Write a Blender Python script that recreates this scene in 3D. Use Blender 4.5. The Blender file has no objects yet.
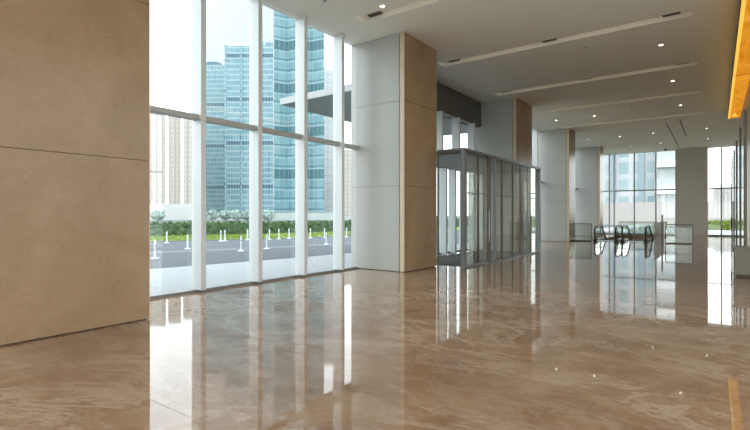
import bpy, bmesh, math, random
from mathutils import Vector, Matrix
random.seed(7)
SC = bpy.context.scene
COL = SC.collection
PI = math.pi

# ------------------------------------------------------------------ dimensions (metres, camera at x=0 y=0)
CEIL = 6.72
WX = -8.78            # plane of the long glass wall
FRONT = -7.04         # front of the marble columns
FAR = 44.0            # far glass wall
VX = -6.10            # front of the entrance vestibule
VZ = 3.62             # its height
BACK = -13.0
RX = 3.4              # right wall near the viewer
RX2 = 1.78            # right wall at the far end
TRZ = 3.62            # transom height

# ------------------------------------------------------------------ materials
def new_mat(name):
    m = bpy.data.materials.new(name); m.use_nodes = True
    nt = m.node_tree; nt.nodes.clear()
    out = nt.nodes.new('ShaderNodeOutputMaterial')
    return m, nt, out

def N(nt, kind, **kw):
    n = nt.nodes.new(kind)
    for k, v in kw.items():
        if k.startswith('i_'):
            key = k[2:]
            key = int(key) if key.isdigit() else key.replace('_', ' ')
            n.inputs[key].default_value = v
        else:
            setattr(n, k, v)
    return n

def math_n(nt, op, a, b=None, c=None):
    n = nt.nodes.new('ShaderNodeMath'); n.operation = op
    for i, v in enumerate((a, b, c)):
        if v is None: continue
        if isinstance(v, (int, float)): n.inputs[i].default_value = v
        else: nt.links.new(v, n.inputs[i])
    return n.outputs[0]

def mix_col(nt, fac, a, b, blend='MIX'):
    n = nt.nodes.new('ShaderNodeMix'); n.data_type = 'RGBA'; n.blend_type = blend
    if isinstance(fac, (int, float)): n.inputs[0].default_value = fac
    else: nt.links.new(fac, n.inputs[0])
    for i, v in ((6, a), (7, b)):
        if isinstance(v, tuple): n.inputs[i].default_value = (*v[:3], 1)
        else: nt.links.new(v, n.inputs[i])
    return n.outputs[2]

def ramp(nt, fac, stops):
    r = nt.nodes.new('ShaderNodeValToRGB')
    els = r.color_ramp.elements
    while len(els) < len(stops): els.new(0.5)
    for e, (p, c) in zip(els, stops):
        e.position = p; e.color = (*c, 1) if len(c) == 3 else c
    nt.links.new(fac, r.inputs[0])
    return r.outputs[0]

def coords(nt, scale=(1, 1, 1), rot=(0, 0, 0), kind='Object'):
    tc = nt.nodes.new('ShaderNodeTexCoord'); mp = nt.nodes.new('ShaderNodeMapping')
    mp.inputs['Scale'].default_value = scale; mp.inputs['Rotation'].default_value = rot
    nt.links.new(tc.outputs[kind], mp.inputs['Vector'])
    return mp.outputs[0]

def plain(name, col, rough=.5, metal=0, spec=.5, var=.06, scale=6., bump=0.):
    m, nt, out = new_mat(name)
    b = N(nt, 'ShaderNodeBsdfPrincipled', i_Roughness=rough, i_Metallic=metal)
    b.inputs['Specular IOR Level'].default_value = spec
    no = N(nt, 'ShaderNodeTexNoise', i_Scale=scale, i_Detail=4.)
    nt.links.new(coords(nt), no.inputs['Vector'])
    lo = tuple(max(0, c*(1-var)) for c in col); hi = tuple(min(1, c*(1+var)) for c in col)
    nt.links.new(mix_col(nt, no.outputs['Fac'], lo, hi), b.inputs['Base Color'])
    if bump:
        bp = N(nt, 'ShaderNodeBump', i_Strength=bump, i_Distance=.02)
        nt.links.new(no.outputs['Fac'], bp.inputs['Height']); nt.links.new(bp.outputs[0], b.inputs['Normal'])
    nt.links.new(b.outputs[0], out.inputs[0])
    return m

def glass(name, tint=(.93, .96, .95), refl=1., base=.04):
    """thin architectural glass: clear film plus a Schlick mirror reflection"""
    m, nt, out = new_mat(name)
    t = N(nt, 'ShaderNodeBsdfTransparent'); t.inputs[0].default_value = (*tint, 1)
    g = N(nt, 'ShaderNodeBsdfGlossy', i_Roughness=0.0); g.inputs[0].default_value = (.95, .97, .97, 1)
    lw = N(nt, 'ShaderNodeLayerWeight', i_Blend=.5)
    p = math_n(nt, 'POWER', lw.outputs['Facing'], 5.)
    f = math_n(nt, 'MULTIPLY_ADD', p, (1-base)*refl, base*refl)
    mx = N(nt, 'ShaderNodeMixShader')
    nt.links.new(f, mx.inputs[0]); nt.links.new(t.outputs[0], mx.inputs[1]); nt.links.new(g.outputs[0], mx.inputs[2])
    nt.links.new(mx.outputs[0], out.inputs[0])
    return m

def emission(name, col, strength):
    m, nt, out = new_mat(name)
    e = N(nt, 'ShaderNodeEmission', i_Strength=strength); e.inputs[0].default_value = (*col, 1)
    nt.links.new(e.outputs[0], out.inputs[0])
    return m

def marble_wall():
    m, nt, out = new_mat('beige marble')
    b = N(nt, 'ShaderNodeBsdfPrincipled', i_Roughness=.24)
    b.inputs['Specular IOR Level'].default_value = .28
    v = coords(nt, (1, 1, 1))
    n1 = N(nt, 'ShaderNodeTexNoise', i_Scale=.8, i_Detail=7., i_Roughness=.6, i_Distortion=.8)
    n2 = N(nt, 'ShaderNodeTexNoise', i_Scale=3.2, i_Detail=8., i_Roughness=.65, i_Distortion=1.5)
    nt.links.new(v, n1.inputs['Vector']); nt.links.new(v, n2.inputs['Vector'])
    c = ramp(nt, n1.outputs['Fac'], [(.3, (.275, .172, .090)), (.5, (.318, .203, .112)), (.7, (.36, .237, .138))])
    vein = ramp(nt, n2.outputs['Fac'], [(.47, (0, 0, 0)), (.5, (1, 1, 1)), (.53, (0, 0, 0))])
    c = mix_col(nt, math_n(nt, 'MULTIPLY', vein, .12), c, (.50, .38, .26))
    nt.links.new(c, b.inputs['Base Color'])
    nt.links.new(b.outputs[0], out.inputs[0])
    return m

def marble_floor():
    m, nt, out = new_mat('polished brown marble')
    b = N(nt, 'ShaderNodeBsdfPrincipled', i_Roughness=.03, i_IOR=1.48)
    v = coords(nt, (1, 1, 1)); vs = coords(nt, (.85, 1.35, 1), (0, 0, math.radians(-18)))
    n1 = N(nt, 'ShaderNodeTexNoise', i_Scale=.9, i_Detail=9., i_Roughness=.68, i_Distortion=.6)
    n2 = N(nt, 'ShaderNodeTexNoise', i_Scale=.55, i_Detail=12., i_Roughness=.72, i_Distortion=.5)
    n3 = N(nt, 'ShaderNodeTexNoise', i_Scale=1.6, i_Detail=12., i_Roughness=.75, i_Distortion=.4)
    n4 = N(nt, 'ShaderNodeTexNoise', i_Scale=.5, i_Detail=3.)
    n4v = coords(nt, (.8, .8, 1))
    for n in (n1, n2, n3): nt.links.new(vs, n.inputs['Vector'])
    nt.links.new(n4v, n4.inputs['Vector'])
    c = ramp(nt, n1.outputs['Fac'], [(.32, (.235, .130, .072)), (.5, (.30, .18, .105)), (.68, (.40, .265, .17))])
    v1 = ramp(nt, n2.outputs['Fac'], [(.465, (0, 0, 0)), (.5, (1, 1, 1)), (.535, (0, 0, 0))])
    v2 = ramp(nt, n3.outputs['Fac'], [(.47, (0, 0, 0)), (.5, (1, 1, 1)), (.53, (0, 0, 0))])
    mask = ramp(nt, n4.outputs['Fac'], [(.38, (0, 0, 0)), (.55, (1, 1, 1))])
    c = mix_col(nt, math_n(nt, 'MULTIPLY', math_n(nt, 'MULTIPLY', v1, mask), .48), c, (.60, .46, .35))
    c = mix_col(nt, math_n(nt, 'MULTIPLY', v2, .2), c, (.54, .41, .30))
    # slab joints
    sx = nt.nodes.new('ShaderNodeSeparateXYZ'); nt.links.new(v, sx.inputs[0])
    def joint(o, off, size, w):
        a = math_n(nt, 'ADD', o, off); a = math_n(nt, 'DIVIDE', a, size); a = math_n(nt, 'FRACT', a)
        a = math_n(nt, 'SUBTRACT', a, .5); a = math_n(nt, 'ABSOLUTE', a)
        return math_n(nt, 'GREATER_THAN', a, .5-w/size/2)
    S = 1.812
    jx = joint(sx.outputs[0], 4.8+S*10, S, .006); jy = joint(sx.outputs[1], -2.15+S*20, S, .007)
    j = math_n(nt, 'MAXIMUM', math_n(nt, 'MULTIPLY', jx, .18), jy)
    c = mix_col(nt, math_n(nt, 'MULTIPLY', j, .5), c, (.10, .07, .05))
    nt.links.new(c, b.inputs['Base Color'])
    r = math_n(nt, 'MULTIPLY_ADD', j, .4, .03); nt.links.new(r, b.inputs['Roughness'])
    # slight unevenness of the polish
    nb = N(nt, 'ShaderNodeTexNoise', i_Scale=.9, i_Detail=2.)
    nt.links.new(v, nb.inputs['Vector'])
    bp = N(nt, 'ShaderNodeBump', i_Strength=.12, i_Distance=.012)
    nt.links.new(nb.outputs['Fac'], bp.inputs['Height']); nt.links.new(bp.outputs[0], b.inputs['Normal'])
    nt.links.new(b.outputs[0], out.inputs[0])
    return m

def facade(name, glass_a, glass_b, line, floor_h, bay, lw=.12, lh=.22, dark=None, dark_every=0, rough=.25, spec=.3, angle=0.):
    """curtain wall: rows of floors, columns of bays, each cell its own tint"""
    m, nt, out = new_mat(name)
    b = N(nt, 'ShaderNodeBsdfPrincipled', i_Roughness=rough)
    b.inputs['Specular IOR Level'].default_value = spec
    v = coords(nt, (1, 1, 1), (0, 0, angle))
    s = nt.nodes.new('ShaderNodeSeparateXYZ'); nt.links.new(v, s.inputs[0])
    h = math_n(nt, 'DIVIDE', math_n(nt, 'ADD', s.outputs[0], 500.), bay)
    z = math_n(nt, 'DIVIDE', math_n(nt, 'ADD', s.outputs[2], 500.), floor_h)
    hf, zf = math_n(nt, 'FRACT', h), math_n(nt, 'FRACT', z)
    hi, zi = math_n(nt, 'FLOOR', h), math_n(nt, 'FLOOR', z)
    cx = nt.nodes.new('ShaderNodeCombineXYZ'); nt.links.new(hi, cx.inputs[0]); nt.links.new(zi, cx.inputs[1])
    wn = N(nt, 'ShaderNodeTexWhiteNoise', noise_dimensions='3D'); nt.links.new(cx.outputs[0], wn.inputs['Vector'])
    no = N(nt, 'ShaderNodeTexNoise', i_Scale=.06, i_Detail=3.); nt.links.new(v, no.inputs['Vector'])
    f = math_n(nt, 'MULTIPLY_ADD', wn.outputs['Value'], .65, math_n(nt, 'MULTIPLY', no.outputs['Fac'], .4))
    c = mix_col(nt, f, glass_a, glass_b)
    if dark_every:
        k = math_n(nt, 'FRACT', math_n(nt, 'DIVIDE', zi, float(dark_every)))
        c = mix_col(nt, math_n(nt, 'LESS_THAN', k, 1./dark_every-.01), c, dark)
    L = math_n(nt, 'MAXIMUM', math_n(nt, 'LESS_THAN', hf, lw), math_n(nt, 'LESS_THAN', zf, lh))
    c = mix_col(nt, math_n(nt, 'MULTIPLY', L, .85), c, line)
    nt.links.new(c, b.inputs['Base Color']); nt.links.new(b.outputs[0], out.inputs[0])
    return m

def leafy(name, a, b_, scale=3.):
    m, nt, out = new_mat(name)
    b = N(nt, 'ShaderNodeBsdfPrincipled', i_Roughness=.7)
    b.inputs['Specular IOR Level'].default_value = .2
    n = N(nt, 'ShaderNodeTexNoise', i_Scale=scale, i_Detail=6., i_Roughness=.7)
    nt.links.new(coords(nt), n.inputs['Vector'])
    nt.links.new(ramp(nt, n.outputs['Fac'], [(.35, a), (.65, b_)]), b.inputs['Base Color'])
    nt.links.new(b.outputs[0], out.inputs[0])
    return m

def onyx():
    m, nt, out = new_mat('backlit amber onyx')
    n = N(nt, 'ShaderNodeTexNoise', i_Scale=1.1, i_Detail=8., i_Roughness=.65, i_Distortion=1.2)
    nt.links.new(coords(nt, (1.6, .6, 1)), n.inputs['Vector'])
    c = ramp(nt, n.outputs['Fac'], [(.3, (.60, .20, .010)), (.55, (.78, .30, .022)), (.8, (.92, .44, .05))])
    e = N(nt, 'ShaderNodeEmission', i_Strength=1.0)
    nt.links.new(c, e.inputs[0]); nt.links.new(e.outputs[0], out.inputs[0])
    return m

M = {}
M['floor'] = marble_floor()
M['marble'] = marble_wall()
M['grey_clad'] = plain('grey cladding', (.475, .485, .46), .28, 0, .4, .03, 1.2)
M['pier'] = plain('grey brown stone', (.56, .53, .49), .3, 0, .4, .08, 2.)
M['cream'] = plain('window lit marble', (.66, .55, .41), .3, 0, .4, .05, 2.)  # marble edge colour with the window light put in
M['joint'] = plain('dark joint', (.12, .10, .085), .8)
M['ceiling'] = plain('ceiling plaster', (.88, .865, .775), .9, 0, .1, .02, .6)
M['slot'] = plain('slot lining', (.86, .82, .74), .9, 0, .1, .02, 2.)
M['vent'] = plain('dark vent', (.12, .11, .095), .6)
M['wall'] = plain('right wall stone', (.62, .57, .50), .35, 0, .4, .05, 1.5)
M['alu'] = plain('pale aluminium', (.66, .68, .68), .4, .15, .5, .02, 3.)
M['alu_dark'] = plain('grey frame aluminium', (.20, .205, .20), .4, .2, .5, .03, 3.)
M['far_frame'] = plain('far window frame', (.30, .32, .32), .5, .1, .4, .03, 3.)
M['steel'] = plain('brushed steel', (.36, .38, .39), .3, .6, .5, .04, 5.)
M['vsteel'] = plain('grey blue steel', (.24, .255, .265), .3, .6, .5, .04, 5.)
M['bronze'] = plain('bronze frame', (.135, .115, .09), .35, .4, .5, .05, 5.)
M['spandrel'] = plain('dark spandrel', (.105, .10, .09), .3, 0, .4, .04, 2.)
M['glass'] = glass('window glass', (.94, .97, .97))
M['vglass'] = glass('vestibule glass', (.88, .88, .83), 1., .16)
M['bglass'] = glass('balustrade glass', (.84, .88, .85), 1.2)
M['mat'] = plain('entrance matting', (.12, .125, .13), .95, 0, .1, .15, 40.)
M['black'] = plain('black rubber', (.018, .018, .02), .45)
M['white_paint'] = plain('white paint', (.72, .73, .73), .5)
M['fascia'] = plain('pale fascia', (.42, .43, .43), .5)
M['grey_soffit'] = plain('canopy soffit', (.20, .22, .23), .5)
M['lens'] = emission('downlight lens', (1, .88, .70), 9.)
M['ring'] = plain('downlight ring', (.75, .73, .68), .4)
M['onyx'] = onyx()
M['slot_fill'] = emission('warm fill strip', (1, .86, .64), 1.9)  # added glow for the slot lining
M['transom'] = plain('warm grey aluminium', (.42, .41, .39), .4, .15, .5, .02, 3.)
M['amber_edge'] = emission('amber glowing edge', (1., .56, .09), 1.15)
M['brass'] = plain('brass strip', (.55, .33, .10), .35, .8)
M['desk'] = plain('pale stone block', (.30, .28, .24), .35, 0, .4, .06, 4.)
M['road'] = plain('asphalt', (.112, .118, .13), .95, 0, .15, .1, .8)
M['paving'] = plain('pale paving', (.36, .365, .365), .9, 0, .15, .05, 1.)
M['forecourt'] = plain('white bounce ground', (.66, .65, .62), .9, 0, .15, .04, 1.)  # unseen ground, made white to bounce daylight onto the ceiling
M['lane'] = plain('worn lane paint', (.17, .175, .18), .9, 0, .1, .1, 2.)
M['ground'] = plain('far ground', (.14, .15, .13), .95, 0, .1, .1, .05)
M['hedge'] = leafy('hedge leaves', (.035, .08, .035), (.12, .18, .09), 2.5)
M['grass'] = leafy('grass blades', (.12, .19, .03), (.23, .28, .06), 4.)
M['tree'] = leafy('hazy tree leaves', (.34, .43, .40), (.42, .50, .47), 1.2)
M['curb'] = plain('kerb stone', (.10, .10, .10), .9)
M['pit'] = plain('pit wall', (.35, .35, .34), .6)

# ------------------------------------------------------------------ mesh helpers
class MB:
    def __init__(s): s.bm = bmesh.new()
    def box(s, x0, x1, y0, y1, z0, z1, bev=0):
        b = bmesh.new()
        vs = [b.verts.new((x, y, z)) for x in (x0, x1) for y in (y0, y1) for z in (z0, z1)]
        for f in ((0, 1, 3, 2), (4, 6, 7, 5), (0, 4, 5, 1), (2, 3, 7, 6), (0, 2, 6, 4), (1, 5, 7, 3)):
            b.faces.new([vs[i] for i in f])
        bmesh.ops.recalc_face_normals(b, faces=b.faces)
        if bev: bmesh.ops.bevel(b, geom=b.edges[:], offset=bev, segments=2, affect='EDGES')
        s.add(b); return s
    def add(s, b):
        me = bpy.data.meshes.new('t'); b.to_mesh(me); b.free(); s.bm.from_mesh(me); bpy.data.meshes.remove(me)
    def prism(s, poly, z0, z1):
        b = bmesh.new()
        lo = [b.verts.new((x, y, z0)) for x, y in poly]; hi = [b.verts.new((x, y, z1)) for x, y in poly]
        n = len(poly)
        b.faces.new(lo[::-1]); b.faces.new(hi)
        for i in range(n): b.faces.new((lo[i], lo[(i+1) % n], hi[(i+1) % n], hi[i]))
        bmesh.ops.recalc_face_normals(b, faces=b.faces); s.add(b); return s
    def prism_x(s, poly, x0, x1):          # polygon in y,z pushed along x
        b = bmesh.new()
        lo = [b.verts.new((x0, y, z)) for y, z in poly]; hi = [b.verts.new((x1, y, z)) for y, z in poly]
        n = len(poly)
        b.faces.new(lo[::-1]); b.faces.new(hi)
        for i in range(n): b.faces.new((lo[i], lo[(i+1) % n], hi[(i+1) % n], hi[i]))
        bmesh.ops.recalc_face_normals(b, faces=b.faces); s.add(b); return s
    def lathe(s, prof, n=24, cx=0, cy=0):
        b = bmesh.new(); rings = []
        for r, z in prof:
            if r < 1e-6: rings.append([b.verts.new((cx, cy, z))])
            else: rings.append([b.verts.new((cx+r*math.cos(2*PI*k/n), cy+r*math.sin(2*PI*k/n), z)) for k in range(n)])
        for A, B in zip(rings, rings[1:]):
            for k in range(n):
                q = [A[k % len(A)], A[(k+1) % len(A)], B[(k+1) % len(B)], B[k % len(B)]]
                q = list(dict.fromkeys(q))
                if len(q) > 2: b.faces.new(q)
        bmesh.ops.recalc_face_normals(b, faces=b.faces); s.add(b); return s
    def tube(s, pts, r, n=10, rz=None):
        b = bmesh.new(); pts = [Vector(p) for p in pts]; rings = []
        for i, p in enumerate(pts):
            d = (pts[min(i+1, len(pts)-1)]-pts[max(i-1, 0)]).normalized()
            u = d.cross(Vector((1, 0, 0)));
            if u.length < .1: u = d.cross(Vector((0, 0, 1)))
            u.normalize(); w = d.cross(u).normalized()
            rings.append([b.verts.new(p+u*(rz or r)*math.cos(2*PI*k/n)+w*r*math.sin(2*PI*k/n)) for k in range(n)])
        for A, B in zip(rings, rings[1:]):
            for k in range(n): b.faces.new((A[k], A[(k+1) % n], B[(k+1) % n], B[k]))
        b.faces.new(rings[0][::-1]); b.faces.new(rings[-1])
        bmesh.ops.recalc_face_normals(b, faces=b.faces); s.add(b); return s
    def build(s, name, mat, parent=None, smooth=False, **props):
        me = bpy.data.meshes.new(name); s.bm.to_mesh(me); s.bm.free()
        if smooth:
            for p in me.polygons: p.use_smooth = True
        me.materials.append(M[mat] if isinstance(mat, str) else mat)
        o = bpy.data.objects.new(name, me); COL.objects.link(o)
        if parent: o.parent = parent
        for k, v in props.items(): o[k] = v
        return o

def box(name, mat, dims, parent=None, bev=0, **props):
    return MB().box(*dims, bev=bev).build(name, mat, parent, **props)

def tag(o, label, cat, group=None, kind=None):
    o['label'] = label; o['category'] = cat
    if group: o['group'] = group
    if kind: o['kind'] = kind
    return o

def thing(name, label, cat, loc=(0, 0, 0), group=None, kind=None):
    o = bpy.data.objects.new(name, None); COL.objects.link(o); o.location = loc
    o.empty_display_size = .2
    return tag(o, label, cat, group, kind)

def struct(name, loc=(0, 0, 0), label=None, cat=None):
    o = bpy.data.objects.new(name, None); COL.objects.link(o); o.location = loc; o['kind'] = 'structure'
    if label: tag(o, label, cat)
    return o

def copy_tree(o, loc, label):
    r = o.copy(); COL.objects.link(r); r.location = loc
    if label: r['label'] = label
    for ch in list(o.children):
        c = ch.copy(); COL.objects.link(c); c.parent = r
        for g in ch.children:
            d = g.copy(); COL.objects.link(d); d.parent = c
    return r

def slab_with_holes(xs0, xs1, ys0, ys1, z0, z1, holes):
    """horizontal slab as a grid of cells, leaving the holes open"""
    xs = sorted({xs0, xs1, *[h[0] for h in holes], *[h[1] for h in holes]})
    ys = sorted({ys0, ys1, *[h[2] for h in holes], *[h[3] for h in holes]})
    b = bmesh.new()
    solid = lambda i, j: 0 <= i < len(xs)-1 and 0 <= j < len(ys)-1 and not any(
        h[0]-1e-6 <= xs[i] and xs[i+1] <= h[1]+1e-6 and h[2]-1e-6 <= ys[j] and ys[j+1] <= h[3]+1e-6 for h in holes)
    V = {}
    def v(i, j, k):
        if (i, j, k) not in V: V[i, j, k] = b.verts.new((xs[i], ys[j], (z0, z1)[k]))
        return V[i, j, k]
    for i in range(len(xs)-1):
        for j in range(len(ys)-1):
            if not solid(i, j): continue
            b.faces.new((v(i, j, 1), v(i+1, j, 1), v(i+1, j+1, 1), v(i, j+1, 1)))
            b.faces.new((v(i, j, 0), v(i, j+1, 0), v(i+1, j+1, 0), v(i+1, j, 0)))
            if not solid(i-1, j): b.faces.new((v(i, j, 0), v(i, j, 1), v(i, j+1, 1), v(i, j+1, 0)))
            if not solid(i+1, j): b.faces.new((v(i+1, j, 0), v(i+1, j+1, 0), v(i+1, j+1, 1), v(i+1, j, 1)))
            if not solid(i, j-1): b.faces.new((v(i, j, 0), v(i+1, j, 0), v(i+1, j, 1), v(i, j, 1)))
            if not solid(i, j+1): b.faces.new((v(i, j+1, 0), v(i, j+1, 1), v(i+1, j+1, 1), v(i+1, j+1, 0)))
    m = MB(); m.bm.free(); m.bm = b
    return m

# ------------------------------------------------------------------ setting: floor, ceiling, walls
PIT = (-6.22, -3.10, 32.3, 41.0)
slab_with_holes(-8.95, RX+.1, BACK, FAR+.1, -.25, 0, [PIT]).build('floor', 'floor', kind='structure')
for nm, d in (('wall_pit_left', (PIT[0]-.1, PIT[0], PIT[2], PIT[3], -5, -.25)), ('wall_pit_right', (PIT[1], PIT[1]+.1, PIT[2], PIT[3], -5, -.25)),
              ('wall_pit_front', (PIT[0], PIT[1], PIT[2]-.1, PIT[2], -5, -.25)), ('wall_pit_far', (PIT[0], PIT[1], PIT[3], PIT[3]+.1, -5, -.25)),
              ('floor_lower_level', (PIT[0]-.2, PIT[1]+.2, PIT[2]-.2, PIT[3]+.2, -5.2, -5))):
    box(nm, 'pit', d, kind='structure')

SLOTS = [9.55, 14.08, 18.95, 23.5, 28.5]
SX0, SX1, SW, SD = -7.62, -.5, .45, .13
GROOVES = [(-2.31, -2.25, 30.8, 42.0), (-1.63, -1.57, 30.0, 36.5)]
holes = [(SX0, SX1, y, y+SW) for y in SLOTS] + GROOVES
slab_with_holes(-8.95, RX+.1, BACK, FAR+.3, CEIL, CEIL+.05, holes).build('ceiling', 'ceiling', kind='structure')
box('roof', 'ceiling', (-8.95, RX+.1, BACK, FAR+.3, CEIL+.32, CEIL+.6), kind='structure')
slot_names = ['long recessed ceiling slot nearest the viewer, over the marble column edge', 'second ceiling slot back, ending at the second marble column',
              'third ceiling slot back, starting above the entrance vestibule', 'fourth ceiling slot back, thin and half dark, over the vestibule end',
              'farthest ceiling slot, just before the escalator hall']
for y, lb in zip(SLOTS, slot_names):
    t = thing('ceiling_air_slot', lb, 'ceiling slot', (0, y, CEIL), 'recessed air slots across the ceiling')
    m = MB(); a, b_, w = SX0, SX1, SW
    m.box(a-.02, b_+.02, -.02, w+.02, SD, SD+.02); m.box(a-.02, a, -.02, w+.02, .051, SD); m.box(b_, b_+.02, -.02, w+.02, .051, SD)
    m.box(a, b_, -.02, 0, .051, SD); m.box(a, b_, w, w+.02, .051, SD)
    m.build('lining', 'slot', t)
    box('fill_strip', 'slot_fill', (a+.1, b_-.1, .0, .012, .06, .085), t)  # hidden strip, added to brighten the far side of the slot
    for cx in (-7.2, -4.05, -.95):
        v = MB(); v.box(cx-.2, cx+.2, .30, .43, SD-.03, SD-.001)
        for k in range(5): v.box(cx-.18, cx+.18, (.31+k*.025), .318+k*.025, SD-.04, SD-.03)
        v.build('air_vent', 'vent', t)
for (x0, x1, y0, y1), lb in zip(GROOVES, ('long thin dark groove in the ceiling leading to the far stone pier', 'short thin dark groove in the ceiling, right of the longer one')):
    g = box('ceiling_groove', 'vent', (x0-.01, x1+.01, y0-.01, y1+.01, CEIL+.055, CEIL+.09)); tag(g, lb, 'ceiling groove', 'ceiling grooves')

box('wall_right', 'wall', (RX, RX+.15, 12.0, 29.4, 0, CEIL), kind='structure')
box('wall_right_return', 'wall', (RX2, RX+.15, 29.4, 29.55, 0, CEIL), kind='structure')
box('wall_right_far', 'wall', (RX2, RX2+.15, 29.55, FAR+.3, 0, CEIL), kind='structure')
box('wall_far', 'spandrel', (-8.95, -8.35, FAR, FAR+.2, 0, CEIL), kind='structure')

# ------------------------------------------------------------------ long glass wall and other windows
def window_x(name, x, y0, y1, mull, z0, z1, transoms=(TRZ,), frame='alu', sill=True):
    w = struct(name)
    ys = [y0]+[y for y in mull if y0 < y < y1]+[y1]
    for y in mull:
        if y0 < y < y1: box('mullion', frame, (x-.1, x+.235, y-.06, y+.06, z0+(.05 if sill else 0), z1), w, .006)
    zs = [z0]+[z for z in transoms if z0 < z < z1]+[z1]
    for z in zs[1:-1]:
        box('transom', 'transom' if frame == 'alu' else frame, (x-.06, x+.16, y0, y1, z-.05, z+.05), w, .004)
    if sill: box('sill', 'alu_dark', (x-.06, x+.08, y0, y1, z0, z0+.05), w)
    for a, b_ in zip(ys, ys[1:]):
        for c, d in zip(zs, zs[1:]):
            box('pane', 'glass', (x-.012, x, a+.03, b_-.03, c+.03, d-.03), w)
    return w

def window_y(name, y, x0, x1, mull, z0, z1, transoms=(TRZ,), frame='far_frame'):
    w = struct(name)
    xs = [x0]+[x for x in mull if x0 < x < x1]+[x1]
    for x in mull:
        if x0 < x < x1: box('mullion', frame, (x-.045, x+.045, y-.12, y+.1, z0+.1, z1), w, .004)
    zs = [z0]+[z for z in transoms if z0 < z < z1]+[z1]
    for z in zs[1:-1]: box('transom', frame, (x0, x1, y-.08, y+.06, z-.05, z+.05), w, .004)
    box('sill', frame, (x0, x1, y-.08, y+.08, z0, z0+.1), w)
    for a, b_ in zip(xs, xs[1:]):
        for c, d in zip(zs, zs[1:]):
            box('pane', 'glass', (a+.03, b_-.03, y, y+.012, c+.03, d-.03), w)
    return w

MU = [5.76+1.492*k for k in range(-14, 27)]
COLS = [(-6.9, -4.9), (1.9, 3.80), (11.09, 12.95), (20.15, 22.3), (29.21, 30.7), (38.27, 39.5)]
window_x('window_1', WX, 3.80, 11.09, MU, 0, CEIL)
window_x('window_2', WX, 12.95, 20.15, MU, VZ+.06, 5.62, ())
window_x('window_3', WX, 22.3, 29.21, MU, 0, CEIL)
window_x('window_4', WX, 30.7, 38.27, MU, 0, CEIL)
window_x('window_5', WX, 39.5, FAR, MU, 0, CEIL)
window_x('window_6', WX, BACK, 1.9, MU, 0, CEIL)
box('wall_spandrel', 'spandrel', (WX-.12, WX+.1, 12.95, 20.15, 5.62, CEIL), kind='structure')
window_y('window_7', FAR, -8.35, -2.6, [-8.35+1.0, -7.0+.02, -5.48, -3.95], 0, CEIL)
window_y('window_8', FAR+.2, -.5, RX2, [.30, 1.30], 0, CEIL)
window_y('window_fill_back', BACK, -8.9, RX, [-7.4+1.5*k for k in range(8)], 0, CEIL)  # unseen glass end behind the viewer, added for fill daylight

window_x('window_fill_right', RX+.1, BACK, 12.0, [BACK+1.5*k for k in range(1, 17)], 0, CEIL)  # unseen glazing on the right, added to let in fill light
# ------------------------------------------------------------------ columns
def column(y0, y1, label):
    t = thing('marble_column', label, 'column', ((-8.95+FRONT)/2, (y0+y1)/2, 0), 'marble faced columns along the glass wall')
    ox, oy = t.location.x, t.location.y
    zs = [0.012, 2.43, 4.82, CEIL-.004]
    core = box('core', 'joint', (-8.93-ox, FRONT-.05-ox, y0+.03-oy, y1-.03-oy, 0, CEIL), t)
    g = MB()
    for a, b_ in zip(zs, zs[1:]):
        g.box(-8.95-ox, FRONT-.18-ox, y0-oy, y1-oy, a+.0035, b_-.0035, .004)
    g.build('side_cladding', 'grey_clad', t, label='pale grey side panels')
    f = MB()
    for a, b_ in zip(zs, zs[1:]):
        f.box(FRONT-.165-ox, FRONT-ox, y0-oy, y1-oy, a+.0035, b_-.0035, .006)
    f.build('front_cladding', 'marble', t, label='tan marble front')
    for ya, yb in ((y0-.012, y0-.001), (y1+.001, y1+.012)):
        MB().box(FRONT-.15-ox, FRONT-.004-ox, ya-oy, yb-oy, .012, CEIL-.004, .002).build('lit_edge', 'cream', t, label='window lit marble edge strip')  # cream strip added where the marble slab edge catches window light
    return t
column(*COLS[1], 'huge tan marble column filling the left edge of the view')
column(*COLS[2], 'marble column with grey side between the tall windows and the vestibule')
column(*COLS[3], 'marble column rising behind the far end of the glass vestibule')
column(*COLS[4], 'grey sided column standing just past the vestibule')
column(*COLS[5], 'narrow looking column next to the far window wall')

t = thing('stone_pier', 'broad grey stone pier between the two far window walls', 'pier', (-1.56, FAR-.2, 0))
g = MB()
for a, b_ in zip([0, 2.43, 4.82], [2.43, 4.82, CEIL-.004]): g.box(-1.04, 1.04, -.5, .5, a+.004, b_-.004, .008)
g.build('cladding', 'pier', t)
box('core', 'joint', (-1.02, 1.02, -.48, .48, 0, CEIL-.01), t)

# ------------------------------------------------------------------ entrance vestibule
VY0, VY1 = 12.95, 20.4
v = thing('glass_vestibule', 'glass entrance vestibule with steel frame between two marble columns', 'vestibule', (VX, (VY0+VY1)/2, 0))
oy = (VY0+VY1)/2
def vb(name, mat, x0, x1, y0, y1, z0, z1, bev=.004, parent=None): return box(name, mat, (x0-VX, x1-VX, y0-oy, y1-oy, z0, z1), parent or v, bev)
vb('corner_post', 'vsteel', VX-.12, VX+.01, VY0-.02, VY0+.12, 0, VZ)
vb('corner_post', 'vsteel', VX-.13, VX+.03, VY1-.10, VY1+.02, 0, VZ)
POSTS = [(14.05, .06, 'bronze'), (14.95, .22, 'bronze'), (15.45, .10, 'vsteel'), (16.1, .06, 'bronze'), (17.2, .06, 'bronze'), (18.15, .30, 'bronze'), (18.9, .06, 'vsteel')]
for y, w, mt in POSTS: vb('post', mt, VX-.075, VX-.02, y-w/2, y+w/2, 0, VZ-.08)
vb('header', 'vsteel', VX-.12, VX+.01, VY0+.14, VY1-.1, VZ-.08, VZ)
vb('header', 'vsteel', FRONT+.02, VX-.13, VY0, VY0+.10, VZ-.08, VZ)
vb('header', 'vsteel', FRONT+.02, VX-.13, VY1-.1, VY1, VZ-.08, VZ)
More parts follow.
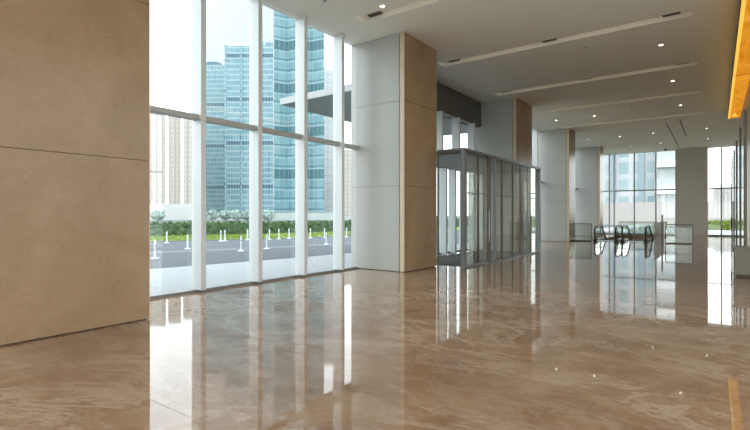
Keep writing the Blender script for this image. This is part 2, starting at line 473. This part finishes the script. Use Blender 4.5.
vb('jamb', 'vsteel', FRONT+.0, FRONT+.05, VY0+.02, VY0+.08, 0, VZ-.08)
vb('roof_panel', 'alu_dark', FRONT+.02, VX-.13, VY0+.1, VY1-.1, VZ-.16, VZ-.04)
vb('roof_panel', 'alu_dark', WX-.1, FRONT+.02, 13.0, 20.13, VZ-.16, VZ-.04)
ys = [VY0+.14]
for y, w, _ in POSTS: ys += [y-w/2, y+w/2]
ys.append(VY1-.10)
GP = []
for a, b_ in zip(ys[0::2], ys[1::2]):
    GP.append(vb('glass_panel', 'vglass', VX-.06, VX-.046, a, b_, .06, VZ-.08, 0))
    vb('rail', 'bronze', VX-.075, VX-.03, a, b_, 2.265, 2.29, 0)
    vb('bottom_rail', 'vsteel', VX-.08, VX-.02, a, b_, 0, .06, 0)
vb('glass_panel', 'glass', FRONT+.08, VX-.13, VY0+.04, VY0+.054, .05, VZ-.08, 0)
vb('glass_panel', 'vglass', FRONT+.08, VX-.13, VY1-.06, VY1-.046, .05, VZ-.08, 0)
# long pull handles of the inner sliding doors
for y, pi in ((14.72, 1), (18.4, 6)):
    h = MB(); h.tube([(VX+.06-VX, y-oy, .75), (VX+.06-VX, y-oy, 1.75)], .018)
    for z in (.9, 1.6): h.tube([(-.03, y-oy, z), (.06, y-oy, z)], .012, 8)
    h.build('door_handle', 'steel', GP[pi])
d = struct('door_1')
DP = [13.0, 14.9, 16.5, 17.3, 18.3, 19.2, 20.07]
for y in DP: box('door_post', 'alu', (WX-.06, WX+.26, y-.05, y+.05, 0, VZ-.17), d, .004)
for a, b_ in zip(DP, DP[1:]):
    box('door_leaf', 'glass', (WX-.012, WX, a+.05, b_-.05, .03, VZ-.17), d)
    box('door_rail', 'alu_dark', (WX-.03, WX+.02, a+.05, b_-.05, .03, .12), d)
mt = box('entrance_mat', 'mat', (WX+.15, VX-.16, 13.42, 20.1, .001, .02)); tag(mt, 'dark grey entrance mat on the floor inside the glass vestibule', 'mat')

# ------------------------------------------------------------------ ceiling lights and small ceiling fittings
def downlight(label, loc):
    t = thing('downlight', label, 'downlight', loc, 'round downlights in the ceiling')
    MB().lathe([(.062, .0), (.062, -.010), (.068, -.014), (.095, -.006), (.095, 0)], 24).build('trim_ring', 'ring', t, True)
    MB().lathe([(0, -.004), (.062, -.004), (.062, -.001), (0, -.001)], 24).build('lens', 'lens', t)
    return t
DL = [(-6.62, 9.42, 'bright downlight beside the nearest ceiling slot, high above the second column'),
      (-1.35, 16.5, 'nearest right hand downlight, between the second and third ceiling slots'),
      (-1.35, 21.2, 'right hand downlight between the third and fourth ceiling slots'),
      (-1.35, 26.05, 'right hand downlight between the fourth slot and the farthest slot'),
      (-5.1, 26.3, 'downlight between the fourth and farthest slots, above the vestibule end'),
      (-7.0, 26.3, 'downlight near the top of the grey sided column past the vestibule'),
      (-7.03, 34.3, 'downlight close to the narrow far column'),
      (-5.1, 34.2, 'left of the two middle downlights over the escalators'),
      (-3.2, 34.0, 'right of the two middle downlights over the escalators'),
      (-.46, 33.95, 'nearer of the two downlights in front of the right far window'),
      (-.46, 38.65, 'farther of the two downlights in front of the right far window'),
      (-3.2, 39.0, 'downlight nearest the grey stone pier'),
      (-5.15, 39.25, 'downlight above the top of the left far window')]
proto = None
for x, y, lb in DL:
    if proto is None: proto = downlight(lb, (x, y, CEIL))
    else: copy_tree(proto, (x, y, CEIL), lb)

def detector(label, loc):
    t = thing('smoke_detector', label, 'smoke detector', loc, 'ceiling detectors')
    MB().lathe([(0, 0), (.065, 0), (.065, -.018), (.05, -.032), (0, -.036)], 20).build('housing', 'alu', t, True)
    MB().lathe([(0, -.034), (.025, -.035), (.02, -.055), (0, -.058)], 16).build('sensor', 'alu_dark', t, True)
    return t
detector('small round detector on the ceiling between the second and third slots', (-3.2, 15.3, CEIL))
detector('small round detector on the ceiling past the fourth slot', (-3.22, 24.9, CEIL))
def sprinkler(label, loc):
    t = thing('ceiling_sprinkler', label, 'sprinkler', loc, 'ceiling sprinklers')
    MB().lathe([(0, .006), (.05, .006), (.045, -.012), (.014, -.014), (.014, -.05), (0, -.05)], 16).build('stem', 'steel', t, True)
    MB().lathe([(0, -.05), (.035, -.052), (.035, -.056), (0, -.06)], 12).build('deflector', 'steel', t)
sprinkler('small sprinkler head in the ceiling over the tall windows', (-7.55, 8.35, CEIL))
sprinkler('sprinkler head in the ceiling near the right far window', (-.02, 37.2, CEIL))
t = thing('ceiling_dome_camera', 'dark dome camera on the ceiling beside the stone pier', 'security camera', (-3.2, 42.7, CEIL))
MB().lathe([(0, .006), (.11, .006), (.11, -.04), (.09, -.05), (0, -.05)], 24).build('base', 'alu_dark', t, True)
MB().lathe([(0, -.15)]+[(.085*math.sin(a), -.05-.1*math.cos(a)) for a in [PI/2*k/8 for k in range(1, 9)]], 24).build('dome', 'black', t, True)

# amber luminous beam under the ceiling
t = thing('amber_light_beam', 'long glowing amber onyx light beam under the ceiling at the right', 'ceiling light', (.70, 0, CEIL))
bot = -.40
ysec = [2.4, 11.2, 20.0, 28.8]
for a, b_ in zip(ysec, ysec[1:]):
    box('onyx_panel', 'onyx', (-.17, .23, a+.012, b_-.012, bot, -.03), t)
    box('glowing_edge', 'amber_edge', (-.235, -.17, a+.012, b_-.012, bot-.01, bot+.16), t)
    box('side_cover', 'brass', (-.232, -.17, a+.012, b_-.012, bot+.161, -.03), t)
    box('joint_band', 'brass', (-.245, .245, b_-.012 if b_ < 28 else b_-.04, b_+.012, bot-.015, -.02), t)
box('mounting_plate', 'brass', (-.2, .2, 2.4, 28.8, -.03, 0), t)
g = MB(); g.prism([(-.12, 28.3), (.12, 28.3), (.0, 27.4)], bot-.006, bot-.0005); g.build('end_reflector', 'amber_edge', t)

# ------------------------------------------------------------------ right: glass partition and stone block
PX, PH = .62, 4.4
t = thing('glass_partition', 'tall frameless glass partition with dark posts at the right edge', 'partition', (PX, 22, 0))
PY = [15.95, 18.9, 22.3, 25.6, 28.9]
for y in PY: box('post', 'bronze', (-.035, .035, y-22-.05, y-22+.05, 0, PH), t, .004)
for a, b_ in zip(PY, PY[1:]):
    gp = box('glass_panel', 'bglass', (-.006, .006, a-22+.06, b_-22-.06, .05, PH-.02), t)
    box('bottom_rail', 'bronze', (-.025, .025, a-22+.05, b_-22-.05, 0, .05), t)
h = MB(); h.tube([(-.07, 27.2-22, 1.0), (-.07, 27.2-22, 1.45)], .022)
for z in (1.08, 1.37): h.tube([(-.07, 5.2, z), (0, 5.2, z)], .012, 8)
h.build('door_handle', 'black', gp)
t = thing('stone_block', 'low pale stone clad block by the glass partition, right edge', 'stone block', (.82, 15.6, 0))
box('body', 'desk', (-.42, .48, -.28, .28, .06, .72), t, .012)
box('top_slab', 'desk', (-.435, .5, -.295, .295, .722, .78), t, .008)
box('plinth', 'joint', (-.39, .45, -.25, .25, 0, .06), t)

# ------------------------------------------------------------------ escalators
def escalator(x0, x1, label):
    cx = (x0+x1)/2; hw = (x1-x0)/2; Y0 = 31.0
    t = thing('escalator', label, 'escalator', (cx, Y0, 0), 'escalators going down')
    H = .92; tan = math.tan(math.radians(30)); flat = 2.1; L = 9.6
    def loop():
        pts = [(.75, .10), (.42, .11)]
        for k in range(1, 10):
            a = -PI/2-PI*k/10
            pts.append((.42+.40*math.cos(a), .51+.40*math.sin(a)))
        pts += [(.42, H-.01), (flat-.3, H), (flat, H-.03), (flat+.4, H-.2)]
        pts += [(L, H-.03-(L-flat)*tan)]
        return pts
    for s in (-1, 1):
        x = s*(hw-.06)
        MB().tube([(x, y, z) for y, z in loop()], .045, 10, .028).build('handrail', 'black', t, True)
        poly = [(.3, .12)]+[(.42+.36*math.cos(-PI/2-PI*k/8), .51+.36*math.sin(-PI/2-PI*k/8)) for k in range(1, 8)]
        poly += [(flat-.1, H-.04), (L, H-.08-(L-flat)*tan), (L, .12-(L-flat)*tan), (flat, .12)]
        MB().prism_x(poly, x-.006, x+.006).build('balustrade_glass', 'bglass', t)
        sk = MB(); sk.prism_x([(.1, 0), (.1, .12), (flat, .13), (L, .13-(L-flat)*tan), (L, -.45-(L-flat)*tan), (flat-.2, -.24), (1.32, -.24), (1.32, 0)], x-.06, x+.06)
        sk.build('skirt', 'steel', t)
        box('newel_base', 'black', (x-.09, x+.09, .02, .5, .001, .17), t, .02)
    box('comb_plate', 'steel', (-hw+.13, hw-.13, .15, 1.25, .001, .02), t)
    st = MB(); n = 19; w = hw-.13
    pts = [(1.32, -.005), (flat-.1, -.005)]; y, z = flat-.1, -.005
    for k in range(n):
        dz = .05+.15*min(1, k/3.); z -= dz; pts.append((y, z)); y += .36; pts.append((y, z))
    lower = [(a, b_-.25) for a, b_ in pts[::-1]]; lower[-1] = (1.32, -.2)
    st.prism_x(pts+lower, -w, w); st.build('steps', 'alu_dark', t)
    return t
escalator(-6.06, -4.80, 'left of the two down escalators in front of the far windows')
escalator(-4.58, -3.25, 'right of the two down escalators in front of the far windows')

def balustrade(x0, x1, y, label, n=1):
    t = thing('glass_balustrade', label, 'balustrade', ((x0+x1)/2, y, 0), 'glass balustrades round the escalators')
    c = (x0+x1)/2
    box('glass_panel', 'bglass', (x0-c+.04, x1-c-.04, -.008, .008, .04, 1.04), t)
    box('top_rail', 'bronze', (x0-c, x1-c, -.025, .025, 1.04, 1.09), t, .005)
    box('base_shoe', 'bronze', (x0-c, x1-c, -.03, .03, 0, .06), t)
    for x in (x0, x1): box('post', 'bronze', (x-c-.02, x-c+.02, -.02, .02, .06, 1.04), t)
    return t
balustrade(-7.1, -6.12, 30.75, 'glass balustrade between the far column and the left escalator')
balustrade(-2.32, -1.05, 31.0, 'glass balustrade right of the escalators, in front of the stone pier')
balustrade(-6.2, -3.1, 41.2, 'long glass balustrade behind the escalators by the far window')
def side_bal(x, y0, y1, label):
    t = thing('glass_balustrade', label, 'balustrade', (x, (y0+y1)/2, 0), 'glass balustrades round the escalators'); c = (y0+y1)/2
    box('glass_panel', 'bglass', (-.008, .008, y0-c, y1-c, .04, 1.04), t); box('top_rail', 'bronze', (-.025, .025, y0-c, y1-c, 1.04, 1.09), t)
    box('base_shoe', 'bronze', (-.03, .03, y0-c, y1-c, 0, .06), t)
side_bal(-2.98, 32.2, 41.1, 'side balustrade along the right edge of the escalator opening')
t = thing('sign_post', 'slim dark post standing at the end of the right glass balustrade', 'post', (-2.47, 30.9, 0))
MB().lathe([(0, 0), (.14, 0), (.14, .015), (.03, .02)], 20).build('foot', 'bronze', t)
box('shaft', 'bronze', (-.04, .04, -.025, .025, .02, 1.6), t, .005)

# ------------------------------------------------------------------ outdoors
box('ground_far', 'ground', (-700, 500, -300, 900, -.6, -.3), kind='structure')
plz = MB(); plz.prism([(-8.95, -60), (-8.95, 44), (-8.95, 120), (-11, 120), (-11.2, 30), (-12.84, 12.3), (-13.63, 7.4), (-17, -14), (-24, -60)], -.3, -.012)
plz.build('floor_plaza', 'paving', kind='structure')
GE = [(-70, -60), (-37, -2), (-28.0, 15.3), (-24.3, 22.7), (-22.2, 34), (-21.5, 60), (-21.5, 86)]
PE = [(-11, 86), (-11.2, 30), (-12.84, 12.3), (-13.63, 7.4), (-17, -14), (-24, -60)]
MB().prism(PE+GE, -.3, -.03).build('floor_road', 'road', kind='structure')
# pale worn lane stripe along the road
ln = [(-28, -30), (-22, 2), (-19.23, 10.5), (-17.3, 16.5), (-15.9, 26), (-15.5, 60)]
MB().prism(ln+[(x-1.1, y+.35) for x, y in ln[::-1]], -.029, -.024).build('trim_lane_stripe', 'lane', kind='structure')
cb = [(x+.2, y-.1) for x, y in GE]
MB().prism(cb+[(x-.1, y+.05) for x, y in cb[::-1]], -.03, .0).build('trim_kerb', 'curb', kind='structure')
GO = [(x-7.2, y+3.2) for x, y in GE]
g = MB(); g.prism(GE+GO[::-1], -.3, .0)
# blades
gb = g.bm
for k in range(6000):
    i = random.choice((0, 1, 1, 2, 2, 2, 3, 3)); a = random.random(); b_ = random.random()
    x = GE[i][0]*(1-a)+GE[i+1][0]*a-7.2*b_; y = GE[i][1]*(1-a)+GE[i+1][1]*a+3.2*b_
    h = random.uniform(.05, .12); dx, dy = random.uniform(-.06, .06), random.uniform(-.06, .06)
    vs = [gb.verts.new((x-.04, y, -.01)), gb.verts.new((x+.04, y+.02, -.01)), gb.verts.new((x+dx, y+dy, h))]
    gb.faces.new(vs)
go = g.build('grass_strip', 'grass'); tag(go, 'strip of bright green grass along the far side of the road', 'grass', kind='stuff')

def leaf_bank(pts, depth, h, n, name, mat, label, cat, z0=0, size=.16):
    """clipped hedge: a bumpy body with leaf cards all over"""
    m = MB(); b = m.bm
    segs = []
    for (ax, ay), (bx, by) in zip(pts, pts[1:]):
        L = math.hypot(bx-ax, by-ay); segs.append((ax, ay, bx, by, L))
    poly = pts+[(x-depth, y+depth*.4) for x, y in pts[::-1]]
    m.prism(poly, z0, z0+h*.94)
    b = m.bm
    tot = sum(s[4] for s in segs)
    for k in range(n):
        r = random.random()*tot
        for s in segs:
            if r <= s[4]: break
            r -= s[4]
        a = r/s[4]; x = s[0]+(s[2]-s[0])*a; y = s[1]+(s[3]-s[1])*a
        if random.random() < .6: z = z0+random.random()*h; dd = random.uniform(-.1, .05)
        else: z = z0+h*.93+random.uniform(-.02, .09); dd = random.random()*depth
        x -= dd; y += dd*.4
        c = Vector((x, y, z)); u = Vector((random.gauss(0, 1), random.gauss(0, 1), random.gauss(0, 1))).normalized()
        w = u.orthogonal().normalized(); q = size*random.uniform(.6, 1.3)
        b.faces.new([b.verts.new(c+u*q), b.verts.new(c+w*q*.5), b.verts.new(c-u*q), b.verts.new(c-w*q*.5)])
    o = m.build(name, mat); return tag(o, label, cat)
leaf_bank([(x-.25, y+.1) for x, y in GO], 2.2, 1.0, 9000, 'clipped_hedge', 'hedge', 'long clipped dark green hedge behind the grass strip', 'hedge', 0)

def bollard(loc, label):
    t = thing('bollard', label, 'bollard', loc, 'white road bollards')
    MB().lathe([(0, 0), (.15, 0), (.15, .02), (.06, .05), (.035, .06)], 20).build('foot', 'white_paint', t, True)
    MB().lathe([(.038, .05), (.036, .62), (.03, .67), (.015, .69), (0, .70)], 20).build('pole', 'white_paint', t, True)
    MB().lathe([(.036, .47), (.043, .47), (.042, .56), (.0355, .56)], 20).build('band', 'alu', t, True)
    return t
BO = [(-16.98, 9.38, 'nearest white bollard, on the road right beside the left marble column'),
      (-20.52, 12.95, 'white bollard on the road just left of the first window frame'),
      (-17.31, 13.58, 'white bollard on the near row, left of the second window frame'),
      (-17.44, 15.18, 'white bollard on the near row, just right of the second window frame'),
      (-17.44, 19.43, 'white bollard on the near row, in the narrow fourth pane'),
      (-27.67, 16.04, 'white bollard against the grass in the leftmost pane'),
      (-26.57, 19.19, 'left one of the paired bollards against the grass in the second pane'),
      (-26.67, 19.59, 'right one of the paired bollards against the grass in the second pane'),
      (-26.43, 21.27, 'white bollard against the grass just left of the second window frame'),
      (-25.63, 22.55, 'white bollard against the grass just right of the second window frame'),
      (-25.53, 23.35, 'white bollard against the grass, in the pane with the teal tower'),
      (-25.62, 24.43, 'white bollard against the grass before the third window frame'),
      (-24.79, 25.83, 'left bollard against the grass in the narrow fourth pane'),
      (-24.38, 26.95, 'right bollard against the grass in the narrow fourth pane'),
      (-23.68, 28.76, 'white bollard against the grass in the last sliver of glass')]
bp0 = None
for x, y, lb in BO:
    if x < -21: x, y = x*.935, y*.935
    if bp0 is None: bp0 = bollard((x, y, -.03), lb)
    else: copy_tree(bp0, (x, y, -.03), lb)

# entrance canopy outside
t = thing('entrance_canopy', 'white edged canopy projecting outside above the entrance', 'canopy', (-8.95, 11.7, 5.56))
box('fascia', 'fascia', (-3.66, 0, -.06, 0, 0, .22), t)
box('fascia', 'fascia', (-3.72, -3.66, -.06, 9.4, 0, .22), t)
box('roof_deck', 'white_paint', (-3.66, 0, 0, 9.4, .15, .2), t)
box('soffit', 'grey_soffit', (-3.64, 0, .01, 9.4, .01, .05), t)
for y in (1.5, 4.5, 7.5): box('beam', 'grey_soffit', (-3.6, 0, y-.08, y+.08, .05, .15), t)

# --- towers. U(u, t) turns a bearing and a distance factor into a ground point
YAW = math.radians(36)
def U(u, t):
    a = u-375; return ((-math.sin(YAW)*470+math.cos(YAW)*a)*t, (math.cos(YAW)*470+math.sin(YAW)*a)*t)

def tower(name, label, pts, h, mat, parts=(), roof='white_paint', group=None, cat='building', loc=None):
    cx = sum(p[0] for p in pts)/len(pts); cy = sum(p[1] for p in pts)/len(pts)
    t = thing(name, label, cat, (cx, cy, -.3), group)
    loc_pts = [(x-cx, y-cy) for x, y in pts]
    MB().prism(loc_pts, 0, h).build('body', mat, t)
    cap = [(x*.9, y*.9) for x, y in loc_pts]
    MB().prism(cap, h, h+1.5).build('roof_plant', roof, t)
    return t, loc_pts
def rect(u0, u1, t, depth):
    a, b_ = U(u0, t), U(u1, t)
    n = Vector((a[0]+b_[0], a[1]+b_[1])).normalized()*depth
    return [a, b_, (b_[0]+n.x, b_[1]+n.y), (a[0]+n.x, a[1]+n.y)]
ANG = -YAW
FB = facade('pale beige apartment front', (.47, .435, .40), (.50, .47, .43), (.36, .325, .29), 3.0, 3.4, .34, .25, rough=.8, spec=.1, angle=ANG)
FBL = facade('hazy blue glass front', (.105, .22, .265), (.21, .33, .36), (.33, .41, .43), 3.4, 2.1, .14, .30, (.075, .145, .19), 9, .5, .15, ANG)
FBL2 = facade('mid blue glass front', (.085, .20, .25), (.19, .315, .35), (.33, .41, .43), 3.6, 1.9, .14, .28, (.055, .12, .165), 8, .5, .15, ANG)
FT = facade('teal glass front', (.095, .21, .25), (.19, .32, .35), (.29, .38, .40), 4.3, 1.7, .07, .10, (.045, .13, .155), 4, .4, .2, ANG)
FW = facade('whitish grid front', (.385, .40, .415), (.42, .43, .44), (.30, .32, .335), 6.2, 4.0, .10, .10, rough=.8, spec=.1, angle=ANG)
FP = facade('white and pale blue front', (.18, .28, .31), (.42, .47, .48), (.48, .48, .49), 3.1, 2.3, .30, .30, rough=.6, spec=.15)

# beige apartment towers, left pane
hb = lambda v, t: 1.9+(215-v)*t
T = .62
for i, (u0, u1, v0, lb) in enumerate(((146, 166, 110, 'left pale beige apartment tower in the leftmost pane'), (168, 181, 113, 'middle slim beige apartment tower in the leftmost pane'), (183, 201, 117, 'right pale beige apartment tower beside the first frame'))):
    t, lp = tower('apartment_tower', lb, rect(u0, u1, T-.004*i, 16), hb(v0, T-.004*i), FB, group='beige apartment towers')
    h = hb(v0, T-.004*i)
    (ax, ay), (bx, by) = lp[0], lp[1]
    for q in (.2, .5, .8):
        x, y = ax+(bx-ax)*q, ay+(by-ay)*q
        MB().box(x-.35, x+.35, y-.35, y+.35, 6, h-2).build('stair_bay', plain('beige bay %d%d' % (i, int(q*10)), (.46, .42, .385), .8), t)
t, lp = tower('low_white_hall', 'long low white building behind the hedge at left', rect(120, 197, .36, 12), hb(208, .36), (WP := plain('white wall paint', (.46, .46, .45), .8)), roof=WP, cat='building')
# hazy gridded tower
t, lp = tower('gridded_tower', 'very tall whitish gridded tower fading into the haze', [U(203, 1.1), U(272, .85), U(290, 1.1), U(230, 1.4)], hb(-60, .95), FW)
# blue towers
t, lp = tower('blue_tower', 'left lower blue glass tower with a curved top', rect(199, 231, .74, 20), hb(70, .74), FBL, roof='white_paint', group='blue glass towers')
h = hb(70, .74)
c = MB(); n = 10
ax, ay = lp[0]; bx, by = lp[1]; dx_, dy_ = lp[3][0]-ax, lp[3][1]-ay
prof = [(k/n, 6.5*math.sin(PI*min(1, k/n*.9+.12))) for k in range(n+1)]
for (q0, z0), (q1, z1) in zip(prof, prof[1:]):
    bm = bmesh.new()
    P = lambda q, e, z: bm.verts.new((ax+(bx-ax)*q+dx_*e, ay+(by-ay)*q+dy_*e, z))
    lo = [P(q0, 0, h), P(q1, 0, h), P(q1, 1, h), P(q0, 1, h)]; hi = [P(q0, 0, h+z0), P(q1, 0, h+z1), P(q1, 1, h+z1), P(q0, 1, h+z0)]
    bm.faces.new(lo[::-1]); bm.faces.new(hi)
    for k in range(4): bm.faces.new((lo[k], lo[(k+1) % 4], hi[(k+1) % 4], hi[k]))
    bmesh.ops.recalc_face_normals(bm, faces=bm.faces); c.add(bm)
c.build('curved_crown', FBL, t)
pts = rect(225.5, 273, .66, 22)
t, lp = tower('blue_tower', 'right taller flat topped blue glass tower', pts, hb(45.5, .66), FBL2, group='blue glass towers')
h = hb(45.5, .66)
(ax, ay), (bx, by) = lp[0], lp[1]
MB().prism([(ax+(bx-ax)*.5, ay+(by-ay)*.5), (bx, by), lp[2], (lp[3][0]+(lp[2][0]-lp[3][0])*.5, lp[3][1]+(lp[2][1]-lp[3][1])*.5)], h, h+2.4).build('crown_wall', FBL2, t)
for q in (.0, .33, .66):
    x, y = ax+(bx-ax)*q, ay+(by-ay)*q
    MB().box(x-.5, x+.5, y-.5, y+.5, 4, h).build('corner_fin', FBL, t)
# teal tower with folded front
A, B = U(274, .40), U(324, .40)
ed = Vector((B[0]-A[0], B[1]-A[1])); nn = Vector((A[0]+B[0], A[1]+B[1])).normalized()
fold = []
for k in range(5):
    q = k/4; off = (1.9 if k % 2 else -.9)
    fold.append((A[0]+ed.x*q+nn.x*off, A[1]+ed.y*q+nn.y*off))
pts = fold+[(B[0]+nn.x*20, B[1]+nn.y*20), (A[0]+nn.x*20, A[1]+nn.y*20)]
H = hb(-45, .40)
t, lp = tower('teal_tower', 'very tall teal glass tower with a folded front, cut by the ceiling', pts, H, FT)
bandm = plain('teal floor band', (.07, .155, .18), .5, 0, .2)
for k in range(1, 24):
    z = k*4.3
    if z > H-2: break
    bp_ = [(x*1.012, y*1.012) for x, y in lp]
    MB().prism(bp_, z-.22, z+.22).build('floor_band', bandm, t)
# pale slim tower right of teal one
t, lp = tower('pale_tower', 'pale hazy tower right of the teal tower', rect(320, 337, .8, 15), hb(70, .8), FW)
t, lp = tower('pale_tower', 'whitish slab building seen in the last narrow pane', rect(341, 392, .7, 15), hb(150, .7), FB)
# podium and trees in front of the blue towers
t, lp = tower('long_podium', 'long pale low podium building at the foot of the towers', rect(199, 352, .355, 4), hb(214, .355)-1, (PW := plain('pale podium wall', (.38, .41, .40), .7)), roof=PW)
def tree(x, y, h, r, label, dens=420):
    t = thing('hazy_tree', label, 'tree', (x, y, -.3), 'trees in front of the towers')
    MB().tube([(0, 0, 0), (.1, .05, h*.3), (0, 0, h*.6)], .22, 8).build('trunk', 'joint', t)
    m = MB(); b = m.bm
    for k in range(dens):
        d = Vector((random.gauss(0, 1), random.gauss(0, 1), random.gauss(0, 1))).normalized()
        rr = r*(.45+.6*random.random()**.6); c = Vector((d.x*rr, d.y*rr, h*.62+d.z*rr*.75))
        u = Vector((random.gauss(0, 1), random.gauss(0, 1), random.gauss(0, 1))).normalized(); w = u.orthogonal()
        q = r*random.uniform(.12, .24)
        b.faces.new([b.verts.new(c+u*q), b.verts.new(c+w*q*.6), b.verts.new(c-u*q), b.verts.new(c-w*q*.6)])
    m.build('foliage', 'tree', t)
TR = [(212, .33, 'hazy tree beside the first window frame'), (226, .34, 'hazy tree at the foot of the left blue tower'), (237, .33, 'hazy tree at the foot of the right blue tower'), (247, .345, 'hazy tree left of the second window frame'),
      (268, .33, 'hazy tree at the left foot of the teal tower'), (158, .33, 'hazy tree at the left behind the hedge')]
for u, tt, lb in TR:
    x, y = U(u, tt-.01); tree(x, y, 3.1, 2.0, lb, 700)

# buildings beyond the far glass wall
t = thing('opposite_building', 'white and pale blue building seen through the far windows', 'building', (-12, 96, -.3))
Hf = 40
box('body', FP, (-14, 10.6, 0, 14, 4.2, Hf), t)
FP2 = facade('white balcony front', (.26, .32, .35), (.44, .46, .46), (.46, .47, .47), 4.6, 4.2, .2, .5, rough=.6, spec=.15)
box('balcony_wing', FP2, (3.3, 7.0, -1.2, -.01, 4.2, Hf), t)
for k in range(7):
    box('balcony', 'white_paint', (3.6, 6.7, -2.2, -1.21, 5.5+k*4.6, 6.6+k*4.6), t)
for k in range(4): box('pilaster', plain('pale blue pier %d' % k, (.24, .30, .33), .6), (-13+k*4.6, -12.2+k*4.6, -.5, -.01, 4.2, Hf), t)
box('podium', plain('pinkish beige podium', (.42, .38, .355), .8), (-16, 14, -4, 0-.02, 0, 4.1), t)
leaf_bank([(9, 66), (-1.5, 66)], 1.2, 1.25, 1800, 'low_hedge', 'grass', 'low green hedge outside the far windows', 'hedge', -.3)
t, lp = tower('distant_block', 'distant pale pinkish block outside the right far window', [(-1, 190), (12, 190), (12, 205), (-1, 205)], 10.5, plain('far pink wall', (.31, .28, .27), .8))
MB().prism([(RX+.2, -60), (60, -60), (60, 45), (RX+.2, 45)], -.3, -.012).build('floor_bounce_ground', 'forecourt', kind='structure')  # out of view, added as a bounce surface
MB().prism([(-2, 48), (14, 48), (14, 62), (-2, 62)], -.3, -.02).build('floor_terrace', 'paving', kind='structure')

# ------------------------------------------------------------------ light, sky, camera
W = bpy.data.worlds.new('overcast sky'); SC.world = W; W.use_nodes = True
nt = W.node_tree; nt.nodes.clear()
tc = nt.nodes.new('ShaderNodeTexCoord'); sp = nt.nodes.new('ShaderNodeSeparateXYZ'); nt.links.new(tc.outputs['Generated'], sp.inputs[0])
c = ramp(nt, sp.outputs[2], [(0., (1., .99, .97)), (.25, (.95, .98, 1.)), (1., (.78, .89, 1.))])
bg = nt.nodes.new('ShaderNodeBackground'); bg.inputs[1].default_value = 4.0
nt.links.new(c, bg.inputs[0]); wo = nt.nodes.new('ShaderNodeOutputWorld'); nt.links.new(bg.outputs[0], wo.inputs[0])

cam = bpy.data.cameras.new('camera'); co = bpy.data.objects.new('camera', cam); COL.objects.link(co)
co.location = (0, 0, 1.6); co.rotation_euler = (PI/2, 0, YAW)
cam.sensor_width = 36; cam.lens = 470/750*36; cam.clip_end = 3000
SC.camera = co
SC.view_settings.view_transform = 'Standard'; SC.view_settings.look = 'None'
SC.view_settings.exposure = 0; SC.view_settings.gamma = 1; SC.view_settings.use_curve_mapping = False
SC.cycles.use_denoising = True
SC.cycles.max_bounces = 12; SC.cycles.diffuse_bounces = 6; SC.cycles.glossy_bounces = 6; SC.cycles.transparent_max_bounces = 32
SC.cycles.sample_clamp_indirect = 8; SC.cycles.caustics_reflective = False
